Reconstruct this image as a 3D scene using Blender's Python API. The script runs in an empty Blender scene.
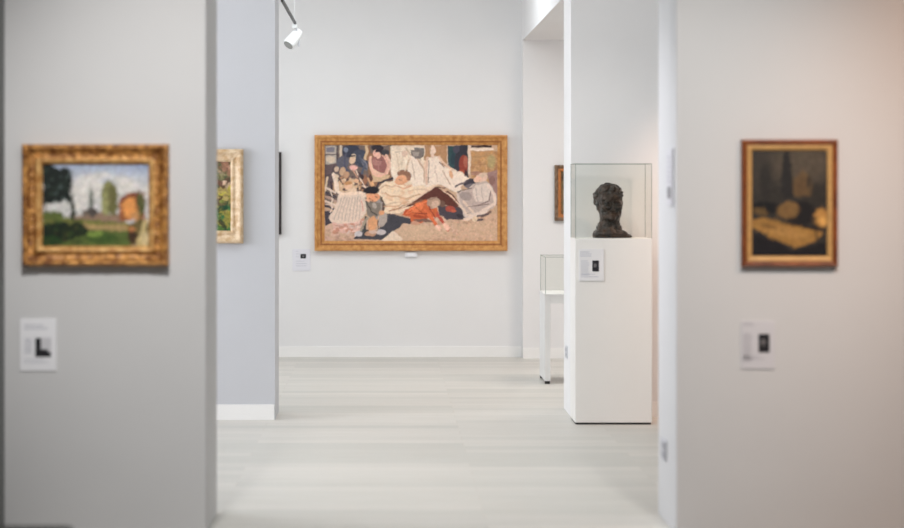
import bpy, bmesh, math, random
import numpy as np
from mathutils import Vector, Matrix, noise

S = bpy.context.scene
COL = S.collection
random.seed(7)

# ------------------------------------------------------------------ camera
F = 85.0 / 36.0 * 904.0            # focal length in pixels
VX, VY, H = 386.0, 185.0, 1.5      # vanishing point, eye height
cam_d = bpy.data.cameras.new('camera'); cam = bpy.data.objects.new('camera', cam_d); COL.objects.link(cam)
cam.location = (0, 0, H); cam.rotation_euler = (math.pi / 2, 0, 0)
cam_d.lens = 85; cam_d.sensor_width = 36; cam_d.sensor_fit = 'HORIZONTAL'
cam_d.shift_x = (452 - VX) / 904.0
cam_d.shift_y = -(264 - VY) / 904.0
cam_d.dof.use_dof = True; cam_d.dof.focus_distance = 15.6; cam_d.dof.aperture_fstop = 1.65
cam_d.clip_end = 100
S.camera = cam

# ------------------------------------------------------------------ world, exposure
w = bpy.data.worlds.new('world'); S.world = w; w.use_nodes = True
w.node_tree.nodes['Background'].inputs[0].default_value = (0.75, 0.87, 1, 1)
w.node_tree.nodes['Background'].inputs[1].default_value = 0.05
S.view_settings.view_transform = 'Standard'; S.view_settings.look = 'None'
S.view_settings.exposure = 0.0; S.view_settings.gamma = 1.0
S.view_settings.use_curve_mapping = False

# ------------------------------------------------------------------ lights
def area(name, loc, target, sx, sy, power, color=(1, 1, 1), spread=180):
    l = bpy.data.lights.new(name, 'AREA'); l.shape = 'RECTANGLE'; l.size = sx; l.size_y = sy
    l.energy = power; l.color = color; l.spread = math.radians(spread)
    o = bpy.data.objects.new(name, l); COL.objects.link(o); o.location = loc
    o.rotation_euler = (Vector(target) - Vector(loc)).to_track_quat('-Z', 'Y').to_euler()
    return o
def spot(name, loc, target, power, color, angle=60, blend=0.8, radius=0.05):
    l = bpy.data.lights.new(name, 'SPOT'); l.energy = power; l.color = color
    l.spot_size = math.radians(angle); l.spot_blend = blend; l.shadow_soft_size = radius
    o = bpy.data.objects.new(name, l); COL.objects.link(o); o.location = loc
    o.rotation_euler = (Vector(target) - Vector(loc)).to_track_quat('-Z', 'Y').to_euler()
    return o
area('entrance_ceiling_light', (0.3, 5.6, 3.45), (0.3, 6.0, 0), 2.6, 1.6, 52, (0.97, 0.985, 1.000))
spot('entrance_left_wash', (-1.0, 6.3, 3.4), (-0.75, 9.16, 1.42), 340.0, (0.985, 0.97, 0.95), 52, 1.0, 0.12)
spot('entrance_right_wash', (1.5, 6.3, 3.4), (1.25, 9.16, 1.35), 285.0, (1.0, 0.97, 0.93), 48, 1.0, 0.12)
spot('entrance_warm_spot', (3.0, 6.9, 3.4), (2.75, 9.16, 1.45), 200.0, (1.000, 0.62, 0.42), 60, 1.0, 0.12)
area('middle_ceiling_light', (0.2, 11.7, 3.45), (0.2, 11.7, 0), 2.6, 1.6, 32.0, (0.95, 1.000, 0.98))
area('middle_window_daylight', (-4.25, 11.7, 1.75), (1.2, 11.7, 1.5), 2.6, 2.1, 142, (0.90, 0.935, 1.0))
area('far_ceiling_light', (-0.6, 16.0, 3.5), (-0.6, 16.2, 0), 3.6, 1.8, 60, (0.90, 0.97, 1.000))
area('far_window_daylight', (-4.25, 16.4, 1.75), (1.2, 16.4, 1.5), 2.6, 2.1, 62, (0.90, 0.95, 1.0))
area('alcove_warm_fill', (2.6, 16.4, 2.7), (2.6, 16.8, 0), 1.6, 1.6, 62, (1.000, 0.90, 0.83))  # unseen warm lamp added to lighten the alcove under its low ceiling
spot('near_right_end_fill', (-0.9, 10.9, 3.3), (1.25, 9.40, 1.2), 230, (0.92, 0.93, 1), 36, 1.0, 0.1)  # unseen spot added to brighten the end of the near right wall
spot('bust_fill', (0.5, 11.7, 3.35), (1.42, 13.55, 1.55), 48, (1, 0.97, 0.93), 40, 1.0, 0.06)  # unseen spot added to lift the bust's highlights and lighten the pier
spot('pier_warm_spot', (3.0, 12.0, 3.3), (2.3, 13.8, 1.0), 270, (1.000, 0.69, 0.53), 46, 0.8, 0.1)

# ------------------------------------------------------------------ materials
def lin(c):
    c = c / 255.0
    return c / 12.92 if c <= 0.04045 else ((c + 0.055) / 1.055) ** 2.4
def rgb(r, g, b): return (lin(r), lin(g), lin(b), 1)
def mat(name, col, rough=0.5, metal=0.0, noise_amt=0.0, noise_scale=20, bump=0.0, spec=0.5, col2=None):
    m = bpy.data.materials.new(name); m.use_nodes = True
    nt = m.node_tree; b = nt.nodes['Principled BSDF']
    b.inputs['Base Color'].default_value = col; b.inputs['Roughness'].default_value = rough
    b.inputs['Metallic'].default_value = metal; b.inputs['Specular IOR Level'].default_value = spec
    tc = nt.nodes.new('ShaderNodeTexCoord'); n = nt.nodes.new('ShaderNodeTexNoise')
    n.inputs['Scale'].default_value = noise_scale; n.inputs['Detail'].default_value = 5
    nt.links.new(tc.outputs['Object'], n.inputs['Vector'])
    if noise_amt or col2:
        mx = nt.nodes.new('ShaderNodeMix'); mx.data_type = 'RGBA'
        mx.inputs[6].default_value = col
        mx.inputs[7].default_value = col2 or tuple(c * (1 - noise_amt) for c in col[:3]) + (1,)
        ramp = nt.nodes.new('ShaderNodeValToRGB')
        ramp.color_ramp.elements[0].position = 0.35; ramp.color_ramp.elements[1].position = 0.65
        nt.links.new(n.outputs['Fac'], ramp.inputs[0]); nt.links.new(ramp.outputs[0], mx.inputs[0])
        nt.links.new(mx.outputs[2], b.inputs['Base Color'])
    if bump:
        bp = nt.nodes.new('ShaderNodeBump'); bp.inputs['Strength'].default_value = bump
        bp.inputs['Distance'].default_value = 0.004
        nt.links.new(n.outputs['Fac'], bp.inputs['Height']); nt.links.new(bp.outputs[0], b.inputs['Normal'])
    return m

M = {}
M['wall_white'] = mat('wall_white_paint', rgb(232, 230, 230), 0.75, noise_amt=0.015, noise_scale=3, bump=0.02)
M['wall_grey'] = mat('wall_light_grey_paint', rgb(214, 213, 213), 0.75, noise_amt=0.015, noise_scale=3, bump=0.02)
M['wall_blue'] = mat('wall_blue_grey_paint', rgb(200, 200, 204), 0.75, noise_amt=0.015, noise_scale=3, bump=0.02)
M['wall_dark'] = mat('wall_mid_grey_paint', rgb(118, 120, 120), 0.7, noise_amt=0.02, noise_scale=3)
M['ceiling'] = mat('ceiling_paint', rgb(236, 236, 234), 0.8, noise_amt=0.01)
M['trim'] = mat('trim_white', rgb(242, 240, 238), 0.45, noise_amt=0.01)
M['plinth'] = mat('plinth_white_lacquer', rgb(234, 231, 227), 0.4, noise_amt=0.01, noise_scale=4)
M['white_metal'] = mat('white_powder_coat', rgb(238, 238, 238), 0.35, noise_amt=0.01)
M['black'] = mat('black_plastic', rgb(30, 28, 27), 0.5, noise_amt=0.1)
M['dark_metal'] = mat('dark_grey_metal', rgb(70, 70, 70), 0.45, 0.2, noise_amt=0.05)
M['leather'] = mat('black_leather', rgb(52, 52, 50), 0.55, noise_amt=0.2, noise_scale=60, bump=0.3)
M['card'] = mat('white_card', rgb(244, 243, 246), 0.6, noise_amt=0.005)
M['card_grey'] = mat('pale_grey_card', rgb(214, 212, 216), 0.6, noise_amt=0.01)
M['card_blue'] = mat('pale_lilac_card', rgb(226, 224, 230), 0.6, noise_amt=0.01)
M['card_plinth'] = mat('off_white_card', rgb(230, 228, 229), 0.6, noise_amt=0.01)
M['ink'] = mat('grey_print', rgb(200, 200, 208), 0.7, noise_amt=0.05)
M['ink_pale'] = mat('pale_grey_print', rgb(190, 188, 194), 0.7, noise_amt=0.05)
M['ink_black'] = mat('black_print', rgb(24, 22, 30), 0.6, noise_amt=0.1)
M['ink_mid'] = mat('mid_grey_print', rgb(120, 116, 118), 0.6, noise_amt=0.3, noise_scale=90)
M['grey_plate'] = mat('grey_plate', rgb(200, 200, 204), 0.45, noise_amt=0.02)
M['grey_button'] = mat('grey_button', rgb(178, 178, 184), 0.45, noise_amt=0.02)
M['gold'] = mat('antique_gilt', rgb(214, 155, 84), 0.42, 0.25, noise_scale=30, bump=0.6, col2=rgb(120, 70, 30))
M['gold_light'] = mat('rubbed_gilt', rgb(230, 184, 118), 0.42, 0.2, noise_scale=30, bump=0.4, col2=rgb(188, 130, 68))
M['gold_oak'] = mat('golden_oak', rgb(214, 158, 92), 0.5, 0.05, noise_scale=26, bump=0.25, col2=rgb(184, 122, 60))
M['gold_oak_dark'] = mat('golden_oak_dark', rgb(168, 108, 52), 0.5, 0.05, noise_scale=26, bump=0.25, col2=rgb(146, 88, 40))  # darker oak tone for the frame moulding
M['pale_gilt'] = mat('pale_gilt', rgb(228, 204, 172), 0.5, 0.05, noise_scale=30, bump=0.5, col2=rgb(196, 160, 118))
M['brown_wood'] = mat('brown_frame_wood', rgb(146, 80, 38), 0.35, 0.0, noise_scale=14, bump=0.2, col2=rgb(108, 54, 26))
M['cream_slip'] = mat('cream_gilt_slip', rgb(206, 160, 98), 0.5, 0.1, noise_amt=0.15, noise_scale=40)
M['black_frame'] = mat('black_frame_wood', rgb(46, 38, 38), 0.5, noise_amt=0.2)
M['worn_frame'] = mat('worn_brown_frame', rgb(140, 116, 92), 0.5, 0.1, noise_scale=30, bump=0.5, col2=rgb(100, 70, 48))
M['amber_slip'] = mat('amber_slip', rgb(186, 116, 60), 0.5, 0.1, noise_amt=0.2, noise_scale=40)
M['bronze'] = mat('bronze_painted_glints', rgb(24, 27, 24), 0.28, 0.4, noise_scale=26, bump=1.0, col2=rgb(70, 52, 41))  # lighter brown mottling imitates highlights on the dark bronze
M['bulb'] = mat('lamp_lens', rgb(150, 150, 146), 0.2)

def glass_mat(name, tint, amt):
    m = bpy.data.materials.new(name); m.use_nodes = True; nt = m.node_tree
    nt.nodes.remove(nt.nodes['Principled BSDF']); out = nt.nodes['Material Output']
    t = nt.nodes.new('ShaderNodeBsdfTransparent'); t.inputs[0].default_value = tint
    g = nt.nodes.new('ShaderNodeBsdfGlossy'); g.inputs['Roughness'].default_value = 0.02
    fr = nt.nodes.new('ShaderNodeLayerWeight'); fr.inputs[0].default_value = 0.5
    pw = nt.nodes.new('ShaderNodeMath'); pw.operation = 'POWER'; pw.inputs[1].default_value = 5
    ml = nt.nodes.new('ShaderNodeMath'); ml.operation = 'MULTIPLY_ADD'; ml.inputs[1].default_value = amt; ml.inputs[2].default_value = 0.006
    nt.links.new(fr.outputs['Facing'], pw.inputs[0]); nt.links.new(pw.outputs[0], ml.inputs[0])
    mx = nt.nodes.new('ShaderNodeMixShader')
    nt.links.new(ml.outputs[0], mx.inputs[0])
    nt.links.new(t.outputs[0], mx.inputs[1]); nt.links.new(g.outputs[0], mx.inputs[2])
    nt.links.new(mx.outputs[0], out.inputs[0])
    return m
M['glass'] = glass_mat('case_glass', (0.98, 0.985, 0.975, 1), 0.10)
M['glass_edge'] = mat('glass_edge', rgb(150, 158, 152), 0.25, noise_amt=0.03)

def floor_mat():
    m = bpy.data.materials.new('whitewashed_planks'); m.use_nodes = True; nt = m.node_tree
    b = nt.nodes['Principled BSDF']; b.inputs['Roughness'].default_value = 0.42
    b.inputs['Specular IOR Level'].default_value = 0.4
    tc = nt.nodes.new('ShaderNodeTexCoord')
    br = nt.nodes.new('ShaderNodeTexBrick')
    br.inputs['Color1'].default_value = rgb(212, 208, 202); br.inputs['Color2'].default_value = rgb(197, 195, 189)
    br.inputs['Mortar'].default_value = rgb(200, 194, 186)
    br.inputs['Scale'].default_value = 1; br.inputs['Mortar Size'].default_value = 0.003
    br.inputs['Mortar Smooth'].default_value = 0.4
    br.inputs['Brick Width'].default_value = 2.1; br.inputs['Row Height'].default_value = 0.15
    br.offset = 0.43; br.offset_frequency = 2
    mp0 = nt.nodes.new('ShaderNodeMapping'); mp0.inputs['Location'].default_value = (0.75, 0.04, 0)
    nt.links.new(tc.outputs['Object'], mp0.inputs[0]); nt.links.new(mp0.outputs[0], br.inputs['Vector'])
    mp = nt.nodes.new('ShaderNodeMapping'); mp.inputs['Scale'].default_value = (1.2, 22, 1)
    nt.links.new(tc.outputs['Object'], mp.inputs[0])
    n = nt.nodes.new('ShaderNodeTexNoise'); n.inputs['Scale'].default_value = 2; n.inputs['Detail'].default_value = 6
    nt.links.new(mp.outputs[0], n.inputs['Vector'])
    mx = nt.nodes.new('ShaderNodeMix'); mx.data_type = 'RGBA'; mx.blend_type = 'MULTIPLY'
    mx.inputs[0].default_value = 1
    rp = nt.nodes.new('ShaderNodeValToRGB')
    rp.color_ramp.elements[0].position = 0.3; rp.color_ramp.elements[0].color = (0.90, 0.89, 0.87, 1)
    rp.color_ramp.elements[1].position = 0.7; rp.color_ramp.elements[1].color = (1, 1, 1, 1)
    nt.links.new(n.outputs['Fac'], rp.inputs[0])
    nt.links.new(br.outputs['Color'], mx.inputs[6]); nt.links.new(rp.outputs[0], mx.inputs[7])
    nt.links.new(mx.outputs[2], b.inputs['Base Color'])
    return m
M['floor'] = floor_mat()

def canvas_mat(name, rough=0.5):
    m = bpy.data.materials.new(name); m.use_nodes = True; nt = m.node_tree
    b = nt.nodes['Principled BSDF']; b.inputs['Roughness'].default_value = rough
    b.inputs['Specular IOR Level'].default_value = 0.3
    a = nt.nodes.new('ShaderNodeVertexColor'); a.layer_name = 'paint'
    nt.links.new(a.outputs[0], b.inputs['Base Color'])
    return m
M['paint'] = canvas_mat('oil_paint')

# ------------------------------------------------------------------ helpers
def P(px, py, d):
    """pixel of the photograph at distance d from the camera plane"""
    return ((px - VX) * d / F, d, H - (py - VY) * d / F)
def link(name, me, m=None, parent=None, loc=(0, 0, 0)):
    o = bpy.data.objects.new(name, me); COL.objects.link(o); o.location = loc
    if m is not None and me is not None: me.materials.append(m)
    if parent: o.parent = parent
    return o
def obj(name, bm, m, parent=None, loc=(0, 0, 0), smooth=False):
    me = bpy.data.meshes.new(name); bmesh.ops.recalc_face_normals(bm, faces=bm.faces); bm.to_mesh(me); bm.free()
    if smooth:
        me.shade_smooth()
    return link(name, me, m, parent, loc)
def add_box(bm, x0, x1, y0, y1, z0, z1, bev=0.0, seg=2):
    r = bmesh.ops.create_cube(bm, size=1)
    bmesh.ops.scale(bm, vec=(x1 - x0, y1 - y0, z1 - z0), verts=r['verts'])
    bmesh.ops.translate(bm, vec=((x0 + x1) / 2, (y0 + y1) / 2, (z0 + z1) / 2), verts=r['verts'])
    if bev:
        es = list({e for v in r['verts'] for e in v.link_edges})
        bmesh.ops.bevel(bm, geom=es, offset=bev, segments=seg, affect='EDGES', profile=0.5)
def box(name, m, x0, x1, y0, y1, z0, z1, parent=None, bev=0.0, loc=(0, 0, 0)):
    bm = bmesh.new(); add_box(bm, x0, x1, y0, y1, z0, z1, bev); return obj(name, bm, m, parent, loc)
def add_cyl(bm, p0, p1, r0, r1=None, seg=24):
    r1 = r0 if r1 is None else r1
    p0, p1 = Vector(p0), Vector(p1); d = p1 - p0
    q = d.to_track_quat('Z', 'Y').to_matrix().to_4x4()
    bmesh.ops.create_cone(bm, cap_ends=True, segments=seg, radius1=r0, radius2=r1, depth=d.length,
                          matrix=Matrix.Translation((p0 + p1) / 2) @ q)
def add_ell(bm, c, r, rot=None, sub=3):
    mt = Matrix.Translation(c) @ (rot or Matrix.Identity(4)) @ Matrix.Diagonal((*r, 1))
    bmesh.ops.create_icosphere(bm, subdivisions=sub, radius=1, matrix=mt)
def struct(name, m, *a, **k):
    o = box(name, m, *a, **k); o['kind'] = 'structure'; return o
def tag(o, label, cat, group=None):
    o['label'] = label; o['category'] = cat
    if group: o['group'] = group
    return o
def thing(name, label, cat, loc, group=None):
    o = bpy.data.objects.new(name, None); COL.objects.link(o); o.location = loc
    o.empty_display_size = 0.1
    return tag(o, label, cat, group)

# ------------------------------------------------------------------ structure
D1F, D1B = 9.16, 9.77        # front and back of the near partitions
D2F, D2B = 13.64, 14.12      # left middle partition
DPF, DPB = 13.80, 14.36      # right pier
DW, DN = 18.62, 18.46        # far wall, alcove back wall
CH = 3.62                    # ceiling height
XL1, XR1 = -0.774, 1.247
XL2, XR2 = -0.709, 1.196
XH, ZH = 1.184, 2.753        # alcove edge, its soffit height
def rect_wall(name, m, *a): return struct(name, m, *a)

struct('floor', M['floor'], -4.2, 4.6, -1.5, DW, -0.12, 0.0)
struct('ceiling', M['ceiling'], -4.2, 4.6, -1.5, DW + 0.2, CH, CH + 0.1)
struct('wall_near_left', M['wall_grey'], -4.2, XL1, D1F, D1B, 0, CH)
struct('wall_near_right', M['wall_grey'], XR1, 4.6, D1F, D1B, 0, CH)
struct('wall_middle_left', M['wall_blue'], -4.2, XL2, D2F, D2B, 0, CH)
struct('wall_middle_right', M['wall_white'], XR2, 4.6, DPF, DPB, 0, CH)
struct('wall_far', M['wall_white'], -4.2, XH, DW, DW + 0.2, 0, CH)
struct('wall_alcove', M['wall_white'], XH, 4.6, DN, DW + 0.2, 0, CH)
struct('wall_alcove_header', M['wall_white'], XH, XH + 0.16, DPB, DN, ZH, CH)
struct('ceiling_alcove', M['wall_white'], XH + 0.16, 4.6, DPB, DN, ZH, ZH + 0.1)
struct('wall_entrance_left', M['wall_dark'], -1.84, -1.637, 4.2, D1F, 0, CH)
struct('wall_outer_left_entrance', M['wall_white'], -4.35, -4.2, -1.5, 10.3, 0, CH)
struct('wall_outer_right', M['wall_white'], 4.6, 4.75, -1.5, DW + 0.2, 0, CH)
struct('wall_rear', M['wall_white'], -4.2, 4.6, -1.65, -1.5, 0, CH)
# outer left wall round two windows
def window_wall(y0, y1, wy0, wy1, wz0, wz1, n):
    bm = bmesh.new()
    add_box(bm, -4.35, -4.2, y0, wy0, 0, CH); add_box(bm, -4.35, -4.2, wy1, y1, 0, CH)
    add_box(bm, -4.35, -4.2, wy0, wy1, 0, wz0); add_box(bm, -4.35, -4.2, wy0, wy1, wz1, CH)
    o = obj('wall_outer_left_%s' % n[0], bm, M['wall_white']); o['kind'] = 'structure'
    bm = bmesh.new(); t = 0.06
    add_box(bm, -4.24, -4.20, wy0, wy1, wz0, wz0 + t); add_box(bm, -4.24, -4.20, wy0, wy1, wz1 - t, wz1)
    add_box(bm, -4.24, -4.20, wy0, wy0 + t, wz0 + t, wz1 - t); add_box(bm, -4.24, -4.20, wy1 - t, wy1, wz0 + t, wz1 - t)
    my = (wy0 + wy1) / 2
    add_box(bm, -4.24, -4.20, my - t / 2, my + t / 2, wz0 + t, wz1 - t)
    o = obj('window_%d' % n[1], bm, M['trim']); o['kind'] = 'structure'
window_wall(10.3, 13.1, 10.4, 13.0, 0.7, 2.8, ('middle', 1))
window_wall(13.1, DW + 0.2, 15.1, 17.7, 0.7, 2.8, ('far', 2))
BH = 0.092
struct('baseboard_far', M['trim'], -4.2, XH - 0.002, DW - 0.014, DW, 0, BH)
struct('baseboard_alcove', M['trim'], XH, 4.6, DN - 0.014, DN, 0, BH)
struct('baseboard_middle_left', M['trim'], -4.2, XL2 - 0.004, D2F - 0.012, D2F, 0, 0.098)
struct('baseboard_middle_right', M['trim'], XR2 + 0.45, 4.6, DPF - 0.012, DPF, 0, 0.098)

# ------------------------------------------------------------------ frames and paintings
def frame_mesh(W, Hh, prof, amp=0.0, nseg=60, seed=0, corner=0.0, scallop=0.0, lobe=24):
    """mitred picture frame in local XZ facing -Y, centre at origin; prof = [(inset, height from wall)]"""
    bm = bmesh.new(); rings = []
    for (ins, h) in prof:
        x, z = W / 2 - ins, Hh / 2 - ins
        c = [(-x, -z), (x, -z), (x, z), (-x, z)]
        ring = []
        for s in range(4):
            a, b = c[s], c[(s + 1) % 4]
            for k in range(nseg):
                t = k / nseg
                px, pz = a[0] + (b[0] - a[0]) * t, a[1] + (b[1] - a[1]) * t
                hh = h
                if amp and h > 0.004:
                    n = noise.noise(Vector((px * 45 + seed, pz * 45, ins * 60)))
                    n2 = noise.noise(Vector((px * 120, pz * 120 + seed, ins * 30)))
                    hh += amp * (n + 0.5 * n2)
                    if corner:
                        dc = min(t, 1 - t) * (b[0] - a[0] + b[1] - a[1] if s < 2 else -(b[0] - a[0] + b[1] - a[1]))
                        hh += corner * math.exp(-(dc / 0.05) ** 2) * (0.7 + 0.6 * math.sin(dc * 260))
                if scallop and h > 0.004:
                    hh += scallop * abs(math.sin(math.pi * lobe * t))
                ring.append(bm.verts.new((px, -hh, pz)))
        rings.append(ring)
    for r0, r1 in zip(rings, rings[1:]):
        n = len(r0)
        for i in range(n):
            bm.faces.new((r0[i], r0[(i + 1) % n], r1[(i + 1) % n], r1[i]))
    return bm

def hexc(c): return np.array([lin(c[0]), lin(c[1]), lin(c[2])])
class Paint:
    def __init__(s, x0, x1, y0, y1, nx, ny, base, seed=1):
        s.b = (x0, x1, y0, y1); s.nx, s.ny = nx, ny
        xs = x0 + (np.arange(nx) + 0.5) / nx * (x1 - x0); ys = y0 + (np.arange(ny) + 0.5) / ny * (y1 - y0)
        s.X, s.Y = np.meshgrid(xs, ys)
        s.rng = np.random.RandomState(seed)
        s.img = np.zeros((ny, nx, 3)) + hexc(base)
        wob = (x1 - x0) / 420.0
        s.WX = s.X + wob * s.fbm(14); s.WY = s.Y + wob * s.fbm(14)
        s.soft = (x1 - x0) / nx * 1.2
    def fbm(s, k):
        out = np.zeros((s.ny, s.nx)); a = 1
        for o in range(3):
            kk = k * 2 ** o; g = s.rng.randn(kk + 2, int(kk * s.nx / s.ny) + 2)
            yy = np.linspace(0, g.shape[0] - 1.001, s.ny); xx = np.linspace(0, g.shape[1] - 1.001, s.nx)
            yi, xi = yy.astype(int), xx.astype(int); fy, fx = (yy - yi)[:, None], (xx - xi)[None, :]
            fy = fy * fy * (3 - 2 * fy); fx = fx * fx * (3 - 2 * fx)
            out += a * ((g[yi][:, xi] * (1 - fx) + g[yi][:, xi + 1] * fx) * (1 - fy) + (g[yi + 1][:, xi] * (1 - fx) + g[yi + 1][:, xi + 1] * fx) * fy)
            a *= 0.5
        return out
    def lay(s, mask, c, a=1.0):
        mk = (np.clip(mask, 0, 1) * a)[..., None]; s.img = s.img * (1 - mk) + hexc(c) * mk
    def ell(s, cx, cy, rx, ry, c, ang=0, a=1.0, soft=None):
        t = math.radians(ang); dx, dy = s.WX - cx, s.WY - cy
        u = (dx * math.cos(t) + dy * math.sin(t)) / rx; v = (-dx * math.sin(t) + dy * math.cos(t)) / ry
        d = (1 - np.sqrt(u * u + v * v)) * min(rx, ry)
        s.lay(d / (soft or s.soft) + 0.5, c, a)
    def poly(s, pts, c, a=1.0):
        pts = np.array(pts, float); n = len(pts)
        inside = np.zeros(s.WX.shape, bool); dist = np.full(s.WX.shape, 1e9)
        for i in range(n):
            (xa, ya), (xb, yb) = pts[i], pts[(i + 1) % n]
            cond = ((ya > s.WY) != (yb > s.WY)) & (s.WX < (xb - xa) * (s.WY - ya) / ((yb - ya) or 1e-9) + xa)
            inside ^= cond
            L = (xb - xa) ** 2 + (yb - ya) ** 2
            t = np.clip(((s.WX - xa) * (xb - xa) + (s.WY - ya) * (yb - ya)) / (L or 1), 0, 1)
            dist = np.minimum(dist, np.hypot(s.WX - xa - t * (xb - xa), s.WY - ya - t * (yb - ya)))
        s.lay(np.where(inside, dist, -dist) / s.soft + 0.5, c, a)
    def line(s, pts, wd, c, a=1.0):
        dist = np.full(s.WX.shape, 1e9)
        for (xa, ya), (xb, yb) in zip(pts, pts[1:]):
            L = (xb - xa) ** 2 + (yb - ya) ** 2
            t = np.clip(((s.WX - xa) * (xb - xa) + (s.WY - ya) * (yb - ya)) / (L or 1), 0, 1)
            dist = np.minimum(dist, np.hypot(s.WX - xa - t * (xb - xa), s.WY - ya - t * (yb - ya)))
        s.lay((wd / 2 - dist) / s.soft + 0.5, c, a)
    def dabs(s, box_, n, r, cols, a=0.7, seed=3):
        R = random.Random(seed)
        for _ in range(n):
            s.ell(R.uniform(box_[0], box_[1]), R.uniform(box_[2], box_[3]), r * R.uniform(.5, 1.3), r * R.uniform(.4, 1), R.choice(cols), R.uniform(0, 180), a)
    def brush(s, n, r, jit=.14, seed=2):
        R = np.random.RandomState(seed); out = s.img.copy()
        for _ in range(n):
            cx, cy = R.randint(0, s.nx), R.randint(0, s.ny); a, b = r * R.uniform(.8, 2.0), r * R.uniform(.35, .7)
            t = R.uniform(0, math.pi); m_ = int(a + 1)
            y0, y1, x0, x1 = max(0, cy - m_), min(s.ny, cy + m_ + 1), max(0, cx - m_), min(s.nx, cx + m_ + 1)
            yy, xx = np.mgrid[y0:y1, x0:x1]; dx, dy = xx - cx, yy - cy
            u = (dx * math.cos(t) + dy * math.sin(t)) / a; v = (-dx * math.sin(t) + dy * math.cos(t)) / b
            mk = (np.clip((1 - np.hypot(u, v)) * b + .5, 0, 1) * .8)[..., None]
            c = s.img[cy, cx] * (1 + jit * R.randn()) * (1 + .025 * R.randn(3))
            out[y0:y1, x0:x1] = out[y0:y1, x0:x1] * (1 - mk) + c * mk
        s.img = np.clip(out, 0, 1)
    def grain(s, amt=0.05, k=60):
        s.img = np.clip(s.img * (1 + amt * s.fbm(k))[..., None], 0, 1)
    def build(s, name, W, Hh, parent, depth):
        nx, ny = s.nx, s.ny
        vx = np.linspace(-W / 2, W / 2, nx + 1); vz = np.linspace(Hh / 2, -Hh / 2, ny + 1)
        gx, gz = np.meshgrid(vx, vz)
        co = np.stack([gx, np.full_like(gx, -depth), gz], -1).reshape(-1, 3)
        n0 = len(co)
        back = np.array([[-W/2, -0.002, Hh/2], [W/2, -0.002, Hh/2], [W/2, -0.002, -Hh/2], [-W/2, -0.002, -Hh/2]])
        co = np.vstack([co, back])
        i = np.arange(ny)[:, None] * (nx + 1) + np.arange(nx)[None, :]
        q = np.stack([i, i + nx + 1, i + nx + 2, i + 1], -1).reshape(-1, 4)
        faces = q.tolist()
        TL, TR, BR, BL = 0, nx, ny * (nx + 1) + nx, ny * (nx + 1)
        faces += [[n0, n0+1, TR, TL], [n0+1, n0+2, BR, TR], [n0+2, n0+3, BL, BR], [n0+3, n0, TL, BL], [n0+3, n0+2, n0+1, n0]]
        me = bpy.data.meshes.new(name); me.from_pydata(co.tolist(), [], faces); me.update()
        at = me.color_attributes.new('paint', 'FLOAT_COLOR', 'CORNER')
        cols = np.ones((len(me.loops), 4), np.float32); cols[:nx * ny * 4, :3] = np.repeat(s.img.reshape(-1, 3), 4, 0)
        cols[nx * ny * 4:, :3] = 0.5
        at.data.foreach_set('color', cols.reshape(-1))
        return link(name, me, M['paint'], parent)

def framed(name, label, px0, px1, py0, py1, dwall, depth, group=None):
    """empty at the centre of the frame's back on the wall; returns root, W, H and metres per pixel at its front"""
    d = dwall - depth
    a, b = P(px0, py0, d), P(px1, py1, d)
    r = thing(name, label, 'painting', ((a[0] + b[0]) / 2, dwall, (a[2] + b[2]) / 2), group)
    return r, b[0] - a[0], a[2] - b[2], d / F

# --- large figure painting on the far wall
r, W, Hh, q = framed('framed_painting', 'large wide painting of many figures in a golden wooden frame on the far white wall', 314.5, 507.5, 135, 251, DW, 0.055)
obj('frame', frame_mesh(W, Hh, [(0, 0), (0, .045), (.004, .052), (.014, .055), (.024, .053), (.03, .046), (.034, .043), (.05, .04)], 0.0008, 40), M['gold_oak'], r)
obj('frame_moulding', frame_mesh(W - .1, Hh - .1, [(0, .036), (0, .041), (.006, .045), (.012, .042), (.015, .034)], 0.0006, 40), M['gold_oak_dark'], r)
obj('slip', frame_mesh(W - .13, Hh - .13, [(-.002, .02), (-.002, .036), (.01, .034), (.02, .026), (.0235, .014)], 0.0, 10), M['gold_oak'], r)
p = Paint(85, 692, 90, 427, 360, 200, (196, 168, 142), 4)
# ground and walls behind
p.poly([(85, 90), (330, 90), (330, 240), (85, 300)], (112, 98, 92))
p.poly([(85, 330), (300, 350), (692, 330), (692, 427), (85, 427)], (200, 170, 146))
p.dabs((340, 690, 345, 425), 260, 7, [(218, 190, 168), (182, 146, 124), (204, 160, 140), (170, 140, 118), (212, 182, 150)], .55, 5)
p.dabs((85, 200, 375, 425), 60, 7, [(208, 176, 160), (180, 146, 128)], .6, 8)
# window upper left
p.poly([(88, 93), (126, 93), (126, 158), (88, 158)], (176, 168, 158)); p.line([(88, 122), (126, 122)], 5, (92, 82, 82))
p.poly([(92, 98), (120, 98), (120, 112), (92, 112)], (120, 118, 128)); p.ell(105, 140, 16, 12, (206, 192, 172))
p.line([(128, 92), (128, 170)], 5, (70, 62, 66)); p.line([(142, 92), (140, 135)], 9, (200, 188, 168))
p.poly([(85, 160), (140, 150), (150, 200), (140, 235), (85, 235)], (96, 82, 84))
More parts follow.
